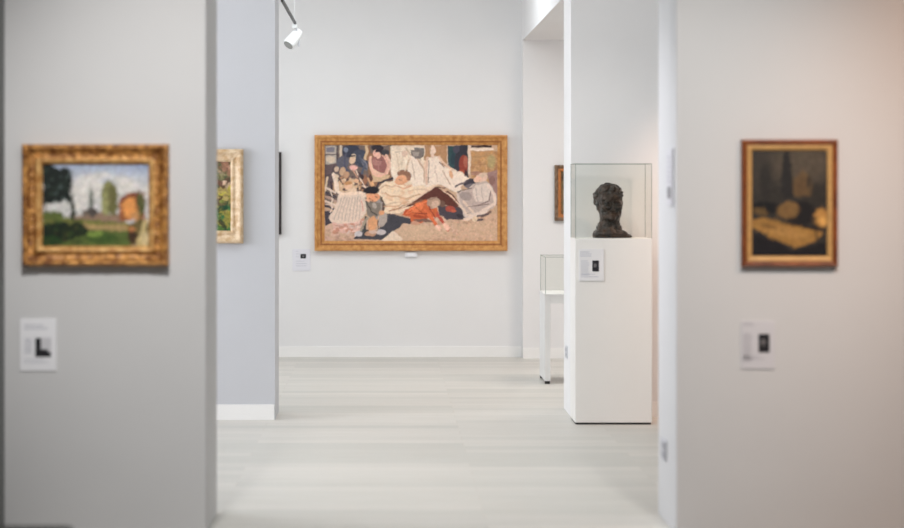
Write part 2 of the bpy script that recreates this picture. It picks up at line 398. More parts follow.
# two dark-clothed men
p.ell(178, 112, 32, 24, (54, 58, 74)); p.ell(212, 138, 26, 34, (66, 72, 88), -30); p.ell(150, 150, 24, 22, (92, 92, 104))
p.ell(160, 108, 8, 9, (120, 130, 148)); p.ell(185, 137, 9, 16, (206, 190, 164), 20); p.ell(186, 172, 13, 10, (222, 176, 168))
p.poly([(196, 185), (216, 190), (238, 235), (226, 245), (206, 238)], (76, 54, 56)); p.ell(150, 182, 10, 16, (190, 160, 132), 15)
p.line([(196, 182), (218, 232), (240, 240)], 5, (222, 204, 184))
p.ell(225, 160, 9, 22, (120, 120, 132), -20)
p.line([(232, 92), (232, 138)], 11, (204, 180, 146)); p.line([(241, 92), (241, 150)], 5, (140, 92, 60))
# woman in purple
p.poly([(238, 120), (320, 118), (325, 235), (240, 235)], (142, 106, 82))
p.ell(272, 100, 22, 12, (46, 40, 48)); p.ell(268, 120, 14, 15, (226, 180, 162)); p.ell(300, 116, 14, 12, (60, 60, 66))
p.ell(278, 160, 34, 32, (150, 102, 98)); p.ell(270, 150, 16, 12, (172, 126, 118))
p.line([(246, 150), (252, 178), (282, 192)], 12, (232, 196, 172)); p.line([(302, 128), (318, 158), (304, 190), (270, 196)], 11, (222, 184, 164))
p.poly([(240, 196), (315, 196), (300, 222), (250, 222)], (206, 178, 144)); p.line([(246, 206), (252, 232)], 12, (216, 172, 128))
# stripes of clothing left
for i in range(12):
    x = 95 + i * 12; p.line([(x, 205 + (i * 37) % 22), (x - 12 + (i * 17) % 24, 262)], 6, [(214, 196, 168), (60, 46, 54), (188, 150, 112), (110, 84, 78)][i % 4])
p.ell(165, 235, 36, 28, (206, 176, 144)); p.dabs((140, 220, 200, 255), 46, 6, [(84, 62, 64), (222, 200, 172), (182, 138, 104)], .85, 11)
for i in range(7):
    y = 240 + i * 15; p.line([(88, y), (124, y + 18)], 7, [(216, 198, 184), (62, 56, 68), (176, 150, 136)][i % 3])
p.poly([(85, 320), (112, 322), (118, 365), (88, 372)], (66, 60, 70))
# girl in a white dress
p.poly([(118, 190), (128, 192), (140, 258), (212, 262), (240, 268), (232, 330), (205, 372), (118, 366), (100, 346), (130, 305), (138, 268)], (224, 208, 190))
p.line([(118, 192), (128, 250), (150, 262)], 12, (232, 214, 194)); p.line([(150, 262), (215, 258)], 10, (232, 212, 190))
for i in range(7): p.line([(146 + i * 13, 275), (122 + i * 15, 360)], 3, (182, 164, 152), .7)
p.poly([(112, 364), (210, 352), (238, 362), (225, 385), (150, 402), (115, 388)], (214, 178, 164)); p.dabs((120, 225, 355, 400), 34, 7, [(232, 204, 190), (192, 134, 112), (206, 190, 180)], .8, 14)
p.ell(202, 402, 13, 12, (206, 200, 200))
# dark shadow shapes
p.poly([(296, 335), (330, 330), (392, 352), (424, 372), (360, 366), (340, 392), (316, 398), (286, 424), (186, 420), (214, 384), (272, 392)], (66, 66, 74))
p.poly([(328, 392), (362, 372), (440, 372), (470, 400), (440, 427), (352, 424)], (202, 174, 148))
p.poly([(284, 426), (326, 390), (360, 420), (356, 427)], (224, 208, 188))
# white fabric, top centre
p.poly([(318, 94), (440, 94), (440, 232), (330, 225), (318, 180)], (228, 214, 194)); p.dabs((325, 435, 98, 200), 44, 11, [(238, 228, 212), (206, 186, 164), (222, 206, 186)], .55, 17)
p.poly([(398, 94), (434, 94), (434, 132), (408, 130)], (118, 116, 112)); p.line([(394, 96), (440, 97)], 5, (224, 212, 196)); p.ell(420, 130, 14, 7, (76, 60, 54))
p.ell(384, 155, 8, 30, (214, 190, 162), 20); p.line([(372, 100), (400, 150), (410, 190)], 5, (196, 174, 150))
# reclining child in cream
p.poly([(262, 258), (292, 222), (345, 215), (400, 232), (470, 230), (470, 262), (420, 292), (350, 328), (292, 332), (282, 290)], (232, 212, 186))
p.line([(262, 250), (275, 226), (322, 208)], 8, (58, 52, 60)); p.line([(300, 260), (370, 280), (420, 262)], 5, (202, 168, 136)); p.line([(320, 320), (400, 268)], 4, (206, 178, 150))
p.ell(360, 212, 26, 18, (214, 158, 122), -20); p.ell(368, 192, 28, 14, (138, 100, 80), 8); p.ell(392, 204, 10, 14, (142, 104, 84))
p.dabs((295, 400, 235, 315), 30, 9, [(240, 222, 196), (220, 184, 150), (232, 206, 172)], .6, 19)
# boy
p.poly([(225, 275), (282, 268), (300, 300), (292, 340), (262, 345), (240, 330)], (116, 108, 98)); p.line([(232, 284), (262, 322)], 6, (66, 60, 58)); p.line([(288, 276), (292, 316)], 6, (84, 66, 58)); p.ell(276, 300, 9, 22, (152, 148, 144))
p.ell(256, 270, 24, 14, (218, 158, 120), 8); p.ell(238, 268, 10, 12, (226, 176, 140)); p.ell(250, 249, 28, 13, (34, 30, 38))
p.ell(254, 366, 15, 32, (206, 150, 108), 8); p.ell(288, 352, 14, 26, (168, 160, 156), 20); p.ell(276, 330, 16, 14, (214, 162, 122)); p.ell(284, 396, 14, 10, (204, 200, 202))
p.ell(246, 402, 20, 10, (190, 150, 122)); p.line([(232, 345), (226, 396)], 8, (60, 62, 62))
# doorway, wall and window, top right
p.poly([(440, 92), (512, 92), (512, 190), (440, 190)], (186, 152, 118))
p.poly([(518, 92), (590, 92), (590, 235), (518, 200)], (52, 52, 62)); p.poly([(520, 94), (546, 94), (540, 190), (520, 180)], (46, 74, 78)); p.ell(548, 106, 12, 14, (72, 70, 84))
p.ell(572, 165, 15, 40, (138, 62, 50)); p.ell(580, 150, 7, 22, (166, 96, 78)); p.ell(560, 190, 14, 12, (170, 88, 60))
p.line([(512, 92), (514, 172)], 9, (224, 208, 190)); p.line([(593, 92), (593, 190)], 9, (220, 202, 184))
p.poly([(598, 110), (692, 110), (692, 260), (600, 235)], (184, 146, 104)); p.dabs((602, 690, 115, 200), 50, 8, [(196, 150, 98), (160, 118, 84), (204, 166, 122)], .6, 23)
p.ell(670, 150, 14, 24, (166, 156, 112), 0, .8, 8); p.poly([(600, 90), (672, 90), (672, 98), (600, 98)], (54, 38, 40)); p.line([(598, 104), (676, 104)], 8, (228, 214, 200))
p.poly([(655, 188), (692, 178), (692, 300), (668, 262)], (156, 126, 122)); p.ell(618, 190, 18, 10, (170, 130, 112))
# standing woman in white
p.poly([(444, 142), (486, 136), (512, 168), (545, 176), (592, 212), (560, 236), (585, 268), (560, 262), (500, 232), (476, 228), (436, 240), (440, 180)], (230, 216, 200))
p.ell(466, 112, 14, 20, (226, 202, 182)); p.ell(462, 98, 12, 8, (190, 162, 134)); p.line([(440, 150), (432, 186), (436, 222)], 9, (226, 200, 176))
p.line([(446, 170), (444, 226)], 4, (132, 100, 84)); p.line([(488, 146), (512, 172)], 10, (226, 196, 172)); p.line([(486, 166), (500, 172)], 5, (140, 110, 96))
p.poly([(510, 172), (560, 182), (598, 214), (570, 226), (530, 214)], (234, 218, 198)); p.ell(532, 190, 9, 18, (222, 180, 142), -20); p.dabs((450, 560, 180, 230), 26, 9, [(240, 228, 214), (212, 192, 174)], .5, 29)
p.poly([(560, 226), (598, 208), (640, 218), (600, 240)], (62, 58, 68)); p.poly([(575, 232), (620, 222), (600, 250)], (112, 106, 112))
# brown cloth held up, orange figure
p.poly([(348, 318), (420, 272), (478, 228), (520, 250), (566, 300), (560, 316), (500, 298), (440, 286)], (92, 52, 44)); p.line([(352, 316), (478, 230), (566, 304)], 5, (228, 200, 176))
p.poly([(468, 236), (500, 230), (524, 246), (512, 256)], (196, 166, 140)); p.line([(476, 240), (512, 240)], 4, (90, 62, 54))
p.poly([(480, 300), (540, 306), (618, 322), (618, 340), (575, 352), (512, 352), (488, 334)], (72, 66, 74)); p.ell(526, 314, 20, 10, (162, 76, 62)); p.ell(496, 296, 12, 12, (110, 84, 72))
p.poly([(356, 334), (392, 306), (440, 280), (476, 300), (486, 340), (450, 344), (430, 366), (388, 362), (384, 344)], (198, 102, 62)); p.ell(412, 306, 22, 14, (224, 126, 80), -30); p.line([(400, 340), (440, 345)], 8, (166, 74, 46)); p.ell(378, 326, 16, 10, (192, 86, 52))
p.ell(404, 366, 16, 8, (196, 150, 126)); p.ell(468, 292, 23, 21, (168, 142, 124)); p.ell(474, 298, 12, 15, (196, 170, 150))
p.line([(440, 320), (470, 362), (486, 386)], 12, (214, 112, 70)); p.line([(480, 330), (500, 360), (518, 388)], 10, (182, 82, 66)); p.ell(486, 382, 8, 12, (234, 190, 168), -30); p.ell(512, 376, 9, 15, (236, 196, 172), -35)
# seated figure at the right
p.poly([(545, 262), (592, 242), (606, 228), (640, 222), (660, 242), (676, 268), (688, 300), (652, 330), (606, 350), (580, 342), (560, 300)], (208, 194, 184))
p.ell(636, 206, 21, 15, (220, 196, 178), -20); p.ell(618, 214, 10, 8, (226, 192, 168)); p.ell(582, 278, 24, 18, (164, 152, 146), 30, .9, 6); p.line([(650, 236), (680, 296), (640, 330), (596, 344)], 12, (226, 210, 196))
p.line([(664, 252), (650, 290), (600, 310)], 4, (132, 114, 110)); p.line([(560, 302), (600, 340)], 9, (220, 202, 184)); p.ell(612, 350, 8, 8, (224, 206, 178)); p.line([(640, 340), (668, 326)], 7, (110, 86, 82))
p.ell(622, 262, 16, 20, (218, 208, 198)); p.ell(632, 352, 12, 5, (92, 78, 80))
# folds, outlines and features inside the figures
for pts, wd, c in [([(275, 250), (300, 232), (330, 236)], 5, (186, 150, 122)), ([(300, 300), (340, 290), (390, 296)], 4, (190, 158, 130)), ([(352, 226), (376, 236), (400, 232)], 6, (206, 160, 128)),
                   ([(380, 250), (420, 246), (452, 250)], 4, (196, 164, 136)), ([(330, 320), (370, 300), (430, 284)], 5, (150, 112, 90)), ([(338, 120), (350, 200)], 5, (200, 178, 150)),
                   ([(362, 110), (356, 170)], 4, (208, 190, 164)), ([(424, 140), (416, 190)], 5, (196, 170, 144)), ([(455, 180), (470, 226)], 3, (186, 160, 142)), ([(476, 160), (486, 222)], 4, (196, 172, 154)),
                   ([(500, 185), (520, 228)], 4, (188, 158, 136)), ([(540, 190), (556, 226)], 4, (206, 182, 160)), ([(246, 262), (250, 272)], 3, (120, 70, 56)), ([(262, 262), (266, 272)], 3, (120, 70, 56)),
                   ([(350, 208), (362, 216)], 3, (150, 92, 70)), ([(262, 118), (274, 120)], 3, (120, 80, 76)), ([(400, 300), (430, 330), (448, 342)], 4, (156, 66, 44)), ([(376, 330), (410, 322)], 4, (236, 142, 96)),
                   ([(606, 246), (622, 282), (612, 300)], 4, (160, 144, 138)), ([(630, 236), (642, 270)], 4, (184, 168, 158)), ([(588, 330), (632, 318)], 3, (128, 108, 104)), ([(676, 262), (690, 300)], 4, (110, 92, 90)),
                   ([(86, 205), (110, 192), (118, 160)], 4, (60, 50, 56)), ([(150, 205), (170, 196)], 4, (64, 50, 52)), ([(200, 150), (232, 176)], 5, (44, 48, 60)), ([(250, 312), (262, 340)], 4, (74, 66, 64)),
                   ([(118, 372), (170, 380), (226, 366)], 3, (168, 120, 104)), ([(132, 306), (146, 362)], 3, (170, 152, 142)), ([(196, 288), (206, 352)], 3, (176, 158, 146)), ([(448, 92), (446, 140)], 4, (120, 88, 66)),
                   ([(490, 92), (488, 136)], 4, (132, 100, 76)), ([(600, 132), (668, 128)], 3, (150, 112, 78)), ([(600, 160), (650, 158)], 3, (150, 112, 78)), ([(600, 186), (640, 182)], 3, (138, 100, 76))]:
    p.line(pts, wd, c, .6)
for e in [(215, 205, 10, 8, (60, 46, 50)), (130, 205, 8, 12, (216, 196, 170)), (196, 215, 9, 7, (214, 174, 140)), (246, 208, 8, 14, (96, 66, 60)), (228, 212, 7, 18, (150, 106, 82)), (160, 200, 8, 9, (172, 132, 104)),
          (236, 286, 8, 8, (226, 178, 146)), (270, 340, 9, 8, (230, 184, 146)), (252, 392, 8, 8, (214, 164, 130)), (440, 356, 14, 6, (110, 84, 74)), (478, 380, 5, 8, (238, 200, 180)), (560, 340, 12, 6, (54, 50, 58)),
          (540, 322, 8, 5, (190, 96, 70)), (536, 140, 8, 20, (40, 60, 70)), (580, 190, 5, 12, (60, 40, 44)), (672, 216, 12, 16, (138, 106, 100)), (380, 182, 8, 5, (112, 78, 62))]:
    p.ell(*e)
def k_(pts): return [(.84 * u + 35.2, .84 * v + 35.2) for u, v in pts]
def el(u, v, a, b, c, ang=0, al=1.0): p.ell(.84*u + 35.2, .84*v + 35.2, .84*a, .84*b, c, ang, al)
def ln(pts, wd, c, al=1.0): p.line(k_(pts), .84*wd, c, al)
def pg(pts, c): p.poly(k_(pts), c)
# ground patches
for pts in [[(390, 400), (470, 395), (560, 420), (600, 455), (420, 460)], [(600, 400), (770, 380), (780, 440), (640, 460)]]: p.poly(k_(pts), (206, 178, 150), .5)
# adult in white at the top centre, wall behind
pg([(478, 66), (572, 66), (572, 170), (540, 130), (478, 130)], (174, 134, 98)); ln([(345, 72), (470, 72)], 8, (222, 206, 186)); ln([(356, 92), (400, 88)], 5, (200, 186, 168))
el(395, 100, 13, 15, (214, 188, 168)); pg([(420, 112), (442, 108), (470, 150), (478, 230), (430, 240), (405, 180)], (234, 220, 204)); ln([(446, 118), (474, 168), (478, 220)], 7, (196, 168, 146)); ln([(410, 130), (400, 170), (380, 190)], 6, (206, 182, 158)); ln([(425, 130), (440, 210)], 3, (192, 168, 148))
pg([(418, 84), (470, 84), (470, 118), (440, 122), (420, 108)], (120, 112, 108)); pg([(424, 92), (456, 92), (452, 110), (430, 112)], (158, 150, 142))
# standing woman
pg([(490, 116), (538, 110), (552, 150), (590, 170), (655, 205), (620, 250), (560, 225), (500, 235), (476, 232)], (232, 218, 203)); el(511, 86, 13, 20, (228, 206, 188)); ln([(504, 66), (500, 96)], 5, (176, 142, 112)); ln([(511, 104), (513, 116)], 11, (222, 198, 180))
ln([(492, 118), (484, 165), (486, 228)], 9, (214, 184, 162)); ln([(497, 130), (492, 222)], 3, (128, 96, 82)); ln([(538, 114), (562, 146), (596, 170)], 10, (220, 190, 166)); ln([(540, 134), (560, 160)], 4, (136, 106, 94)); ln([(520, 150), (530, 222)], 3, (196, 174, 158)); ln([(555, 175), (585, 228)], 4, (190, 162, 140)); el(590, 190, 8, 18, (214, 168, 132), -20); ln([(610, 180), (652, 210)], 4, (240, 228, 212)); ln([(606, 240), (660, 212)], 6, (92, 82, 86))
# seated pale figure at the right
pg([(615, 262), (665, 250), (690, 225), (735, 215), (762, 245), (782, 300), (760, 335), (700, 350), (655, 345), (630, 310)], (188, 172, 164)); el(716, 200, 24, 18, (216, 188, 170), -25); el(703, 208, 12, 8, (224, 186, 164)); el(722, 190, 18, 8, (206, 184, 164), -20)
pg([(688, 235), (735, 222), (752, 262), (740, 305), (690, 300), (676, 262)], (214, 202, 192)); ln([(740, 232), (768, 275), (772, 310), (720, 345), (660, 372)], 13, (222, 206, 194)); ln([(752, 262), (748, 300), (700, 318)], 4, (122, 104, 102)); ln([(690, 245), (700, 300)], 3, (172, 158, 152)); ln([(715, 240), (722, 300)], 3, (176, 162, 154))
el(648, 278, 26, 18, (158, 146, 142), 20, .9); ln([(640, 300), (680, 345)], 10, (214, 196, 180)); ln([(660, 325), (745, 312)], 3, (110, 92, 92)); el(655, 374, 14, 7, (224, 204, 186)); el(690, 372, 9, 10, (216, 196, 168)); ln([(700, 362), (745, 352)], 7, (92, 78, 80)); ln([(615, 262), (640, 250), (672, 248)], 4, (94, 86, 90))
# orange child
ln([(400, 350), (440, 318), (490, 300)], 5, (228, 130, 86)); ln([(498, 320), (520, 368)], 5, (150, 62, 46)); ln([(440, 352), (486, 352)], 5, (142, 62, 44)); el(516, 302, 26, 22, (176, 150, 130)); el(522, 312, 15, 14, (204, 176, 156)); ln([(496, 292), (530, 282)], 4, (140, 112, 96))
ln([(528, 400), (540, 424)], 5, (240, 200, 182)); ln([(560, 400), (574, 420)], 5, (240, 200, 182)); ln([(566, 396), (584, 412)], 4, (232, 186, 166)); el(470, 382, 40, 6, (120, 92, 82), 4)
# boy
el(256, 254, 34, 15, (32, 29, 36)); el(262, 284, 26, 15, (222, 160, 122), 10); ln([(248, 288), (262, 296)], 3, (140, 84, 64)); ln([(272, 280), (280, 284)], 3, (120, 70, 56))
pg([(228, 298), (250, 305), (270, 302), (300, 305), (300, 350), (262, 380), (240, 360)], (128, 120, 110)); ln([(234, 302), (256, 345), (280, 360)], 5, (72, 68, 66)); ln([(300, 306), (296, 350), (276, 372)], 6, (160, 152, 146)); ln([(306, 310), (302, 352)], 3, (86, 54, 48)); el(268, 316, 10, 14, (176, 166, 156))
el(262, 392, 15, 30, (214, 160, 118), 8); el(303, 378, 17, 30, (176, 166, 158), 25); el(300, 350, 13, 12, (216, 160, 118)); ln([(280, 378), (282, 424)], 4, (62, 56, 58)); ln([(242, 372), (212, 420)], 10, (160, 150, 134)); el(202, 436, 15, 11, (196, 192, 194)); el(292, 432, 17, 9, (196, 190, 190)); el(262, 430, 18, 8, (206, 180, 164))
# girl: round head, raised arm, swinging dress
ln([(98, 190), (106, 250), (130, 270)], 10, (234, 216, 198)); ln([(130, 272), (224, 268)], 9, (236, 214, 194)); pg([(118, 275), (212, 275), (228, 310), (236, 350), (200, 385), (130, 396), (90, 390), (78, 368), (100, 330)], (220, 202, 186))
for i in range(8): ln([(132 + i*11, 285), (100 + i*15, 384 - abs(i - 3)*2)], 3, (178, 158, 148), .8)
el(160, 238, 17, 15, (224, 188, 158)); el(158, 226, 18, 8, (188, 140, 96)); el(176, 256, 20, 8, (226, 200, 174)); ln([(214, 300), (222, 340)], 4, (206, 140, 124))
# people behind, upper left
el(178, 130, 11, 15, (214, 188, 160), 15); ln([(166, 114), (184, 112)], 7, (42, 44, 58)); ln([(206, 110), (226, 150), (214, 185)], 9, (84, 90, 106)); ln([(150, 100), (140, 150), (160, 178)], 8, (78, 82, 100)); el(183, 161, 15, 11, (228, 180, 170)); ln([(176, 172), (196, 200)], 6, (196, 152, 128)); el(150, 188, 12, 14, (184, 148, 120)); el(112, 165, 10, 12, (202, 180, 158)); ln([(205, 205), (232, 240)], 4, (228, 208, 188))
ln([(80, 250), (94, 300), (84, 345)], 5, (222, 206, 190)); ln([(70, 275), (100, 290)], 4, (48, 42, 52)); ln([(66, 310), (96, 318)], 4, (208, 188, 174)); ln([(120, 205), (134, 230)], 5, (70, 54, 56)); ln([(196, 215), (206, 250)], 5, (216, 188, 156)); ln([(240, 205), (250, 232)], 8, (206, 164, 124))
# woman in mauve: face, collar, arms
el(287, 90, 15, 11, (44, 38, 46)); el(284, 106, 12, 14, (230, 186, 168)); ln([(252, 118), (250, 150), (262, 186), (300, 196)], 9, (226, 184, 162)); ln([(304, 112), (326, 150), (310, 190)], 9, (216, 170, 152)); ln([(276, 124), (300, 132)], 4, (118, 78, 80)); ln([(280, 140), (288, 170)], 4, (172, 124, 118)); ln([(246, 72), (238, 130)], 4, (150, 106, 70)); ln([(332, 70), (336, 120)], 5, (140, 112, 90))
# reclining child in the middle
el(396, 190, 30, 16, (144, 106, 86), 5); el(380, 208, 24, 16, (222, 168, 132), -25); el(412, 204, 9, 12, (152, 112, 92)); ln([(372, 210), (384, 214)], 3, (150, 96, 74)); ln([(352, 232), (392, 248), (420, 238)], 5, (214, 168, 138)); ln([(300, 268), (350, 280), (420, 290)], 4, (214, 176, 146)); ln([(310, 320), (360, 322), (410, 300)], 4, (206, 164, 134)); ln([(332, 340), (380, 330)], 5, (182, 130, 100))
p.img = np.clip(p.img * np.array([1.14, 1.05, 1.02]), 0, 1)
p.brush(2600, 1.5, .07, 7)
p.grain(0.06, 70)
p.build('canvas', 173.5 * q, 96 * q, r, 0.02)

# --- ornate gilt landscape on the near left wall
r, W, Hh, q = framed('framed_painting', 'small countryside landscape in an ornate carved gilt frame on the near left wall', 21, 168, 144, 266.5, D1F, 0.06)
obj('frame', frame_mesh(W, Hh, [(0, 0), (0, .034), (.003, .046), (.01, .058), (.018, .058), (.024, .05), (.034, .038), (.048, .032), (.056, .034), (.06, .038)], 0.0055, 110, 3, 0.008, 0.0022, 26), M['gold'], r, smooth=True)
obj('inner_moulding', frame_mesh(W - .12, Hh - .12, [(-.004, .03), (0, .038), (.006, .044), (.012, .04), (.0185, .036), (.024, .03), (.027, .018)], 0.0016, 110, 9, 0, 0.002, 44), M['gold_light'], r, smooth=True)
p = Paint(105, 500, 108, 412, 210, 160, (214, 211, 208), 9)
p.lay((200 - p.WY) / 90, (160, 176, 206), .85); p.lay(np.clip((p.WX - 400) / 120, 0, 1) * (160 - p.WY) / 60, (130, 150, 200), .6)
for e in [(270, 170, 46, 22), (240, 230, 40, 46), (320, 150, 40, 14), (420, 190, 40, 24), (395, 165, 30, 14), (300, 200, 40, 26)]: p.ell(*e, (232, 226, 220), 0, .85, 14)
p.poly([(225, 300), (300, 288), (400, 292), (410, 345), (220, 345)], (150, 122, 102)); p.poly([(105, 300), (240, 310), (500, 335), (500, 412), (105, 412)], (116, 118, 60))
p.poly([(230, 330), (420, 334), (420, 356), (280, 350)], (176, 148, 100)); p.poly([(200, 345), (420, 360), (440, 412), (150, 412)], (90, 106, 52)); p.ell(330, 385, 60, 18, (66, 90, 40)); p.ell(300, 366, 36, 7, (136, 160, 74))
p.ell(350, 225, 26, 56, (134, 132, 84)); p.ell(366, 240, 20, 60, (112, 108, 66)); p.ell(338, 260, 14, 40, (158, 156, 104)); p.ell(286, 244, 10, 48, (118, 122, 114)); p.ell(288, 286, 20, 18, (84, 76, 72)); p.ell(262, 290, 10, 14, (112, 100, 90))
p.poly([(392, 318), (392, 236), (430, 212), (486, 214), (486, 318)], (156, 92, 58)); p.ell(428, 266, 24, 46, (236, 158, 88)); p.line([(400, 240), (470, 214)], 8, (120, 62, 50)); p.ell(470, 260, 16, 46, (88, 90, 50)); p.ell(452, 300, 14, 20, (206, 150, 96))
p.poly([(425, 335), (470, 310), (500, 330), (500, 412), (430, 412)], (112, 96, 56)); p.ell(440, 376, 18, 28, (66, 46, 30)); p.line([(490, 320), (460, 412)], 16, (204, 182, 128)); p.ell(486, 386, 14, 26, (216, 196, 148)); p.ell(438, 350, 16, 9, (200, 130, 80))
for e in [(150, 170, 44, 50), (180, 150, 32, 30), (130, 220, 26, 34), (196, 180, 22, 30), (175, 220, 30, 26), (120, 130, 28, 28), (200, 235, 12, 14), (168, 240, 16, 12)]: p.ell(*e, (26, 34, 30))
p.dabs((112, 215, 120, 250), 40, 9, [(44, 58, 48), (18, 24, 24), (88, 104, 100)], .7, 31); p.line([(112, 240), (116, 310)], 10, (34, 34, 28)); p.line([(214, 240), (216, 310)], 12, (40, 46, 34)); p.ell(216, 292, 12, 18, (50, 54, 40))
p.ell(140, 300, 44, 18, (92, 104, 52)); p.ell(165, 360, 78, 38, (26, 38, 26)); p.ell(230, 352, 44, 26, (34, 44, 26)); p.ell(130, 395, 50, 20, (38, 66, 32)); p.dabs((110, 260, 320, 410), 40, 8, [(54, 80, 36), (18, 28, 20), (70, 60, 34)], .6, 33)
p.brush(2600, 3.4, .14, 8); p.grain(0.06, 40)
p.build('canvas', 106 * q, 82 * q, r, 0.02)

# --- dark painting on the near right wall
r, W, Hh, q = framed('framed_painting', 'upright dark brown painting in a plain brown frame on the near right wall', 742, 838.5, 139.5, 267, D1F, 0.04)
obj('frame', frame_mesh(W, Hh, [(0, 0), (0, .028), (.004, .036), (.012, .04), (.018, .037), (.024, .033), (.025, .024)], 0.0005, 30), M['brown_wood'], r)
obj('slip', frame_mesh(W - .046, Hh - .046, [(0, .02), (0, .031), (.006, .033), (.016, .03), (.022, .026), (.024, .014)], 0.0006, 30), M['cream_slip'], r)
p = Paint(65, 333, 75, 455, 130, 184, (50, 46, 42), 13)
p.ell(240, 120, 110, 80, (84, 74, 62), 0, .9, 50); p.ell(100, 150, 40, 70, (60, 54, 48), 0, .8, 20); p.poly([(180, 75), (200, 75), (212, 180), (215, 250), (170, 250), (168, 180)], (36, 34, 34)); p.ell(112, 190, 20, 70, (38, 36, 34), 0, .8, 10)
p.poly([(215, 180), (250, 140), (282, 195), (280, 240), (215, 240)], (102, 80, 52)); p.ell(240, 200, 30, 34, (94, 72, 48), 0, .9, 10); p.ell(268, 180, 8, 30, (60, 50, 40))
p.ell(110, 282, 50, 26, (20, 20, 22)); p.ell(240, 300, 60, 44, (26, 24, 26)); p.ell(300, 240, 30, 50, (44, 40, 36), 0, .8, 12); p.ell(195, 290, 40, 30, (122, 92, 54), -20, 1, 10); p.ell(95, 295, 30, 14, (96, 74, 44), 10, 1, 8)
p.poly([(66, 325), (110, 318), (200, 340), (285, 362), (320, 375), (296, 402), (215, 430), (180, 408), (110, 378), (66, 350)], (158, 116, 60)); p.ell(190, 370, 80, 18, (176, 132, 74), 12, .8, 12)
p.ell(312, 318, 26, 34, (176, 128, 68), 0, 1, 10); p.ell(318, 330, 12, 16, (214, 162, 90), 0, 1, 6); p.line([(284, 300), (300, 400)], 7, (60, 48, 34)); p.ell(250, 348, 70, 8, (34, 28, 26), 10, .8, 6)
p.poly([(66, 372), (160, 405), (210, 440), (330, 400), (333, 455), (65, 455)], (26, 24, 28)); p.ell(130, 350, 40, 8, (120, 88, 46), 14, .8, 5)
p.brush(900, 3.4, .07, 9); p.grain(0.08, 30)
p.build('canvas', 75 * q, 105 * q, r, 0.02)

# --- pale framed painting on the middle left wall (cut by the near wall)
r, W, Hh, q = framed('framed_painting', 'green and brown painting in a pale gilt frame, half hidden on the blue-grey middle wall', 150, 243, 149, 243.5, D2F, 0.05)
obj('frame', frame_mesh(W, Hh, [(0, 0), (0, .03), (.006, .044), (.016, .05), (.026, .046), (.04, .032), (.056, .026), (.062, .03)], 0.003, 90, 5, 0.006), M['pale_gilt'], r, smooth=True)
obj('slip', frame_mesh(W - .12, Hh - .12, [(0, .02), (0, .03), (.01, .03), (.02, .022), (.022, .012)], 0.0006, 30), M['pale_gilt'], r)
p = Paint(0, 100, 0, 105, 120, 126, (104, 86, 58), 21)
p.dabs((0, 100, 0, 40), 240, 5, [(150, 106, 84), (96, 62, 50), (196, 166, 140), (70, 84, 56), (130, 124, 84)], .85, 41)
p.dabs((0, 100, 35, 75), 240, 5, [(190, 176, 70), (120, 130, 60), (86, 56, 42), (170, 150, 90), (52, 80, 50)], .85, 42)
p.dabs((0, 100, 70, 105), 240, 5, [(28, 104, 62), (20, 66, 44), (84, 120, 56), (150, 140, 60), (44, 40, 30)], .85, 43)
p.brush(1400, 3, .2, 10); p.grain(0.1, 40)
p.build('canvas', W - .155, Hh - .155, r, 0.015)

# --- black-edged picture on the far wall, almost wholly behind the middle wall
r, W, Hh, q = framed('framed_painting', 'black frame showing only as a thin upright edge beside the blue-grey middle wall', 226, 281.3, 152, 234.5, DW, 0.04)
obj('frame', frame_mesh(W, Hh, [(0, 0), (0, .04), (.018, .04), (.022, .02)], 0, 8), M['black_frame'], r)
p = Paint(0, 70, 0, 100, 50, 70, (120, 112, 104), 25)
p.dabs((0, 70, 0, 100), 60, 12, [(90, 84, 80), (140, 132, 122), (108, 96, 84)], .7, 44); p.grain(.08, 20)
p.build('canvas', W - .04, Hh - .04, r, 0.015)

# --- small picture in the alcove
r, W, Hh, q = framed('framed_painting', 'narrow visible slice of a small brown-framed picture on the alcove back wall', 554.8, 604, 165, 221, DN, 0.04)
obj('frame', frame_mesh(W, Hh, [(0, 0), (0, .03), (.006, .04), (.02, .036), (.032, .028)], 0.002, 60, 8, .003), M['worn_frame'], r)
obj('slip', frame_mesh(W - .06, Hh - .06, [(0, .018), (0, .03), (.012, .03), (.024, .024), (.028, .012)], 0.001, 30), M['amber_slip'], r)
p = Paint(0, 100, 0, 110, 60, 66, (96, 78, 60), 27)
p.dabs((0, 100, 0, 110), 80, 12, [(70, 56, 46), (130, 104, 76), (110, 98, 70)], .7, 45); p.grain(.08, 20)
p.build('canvas', W - .11, Hh - .11, r, 0.012)

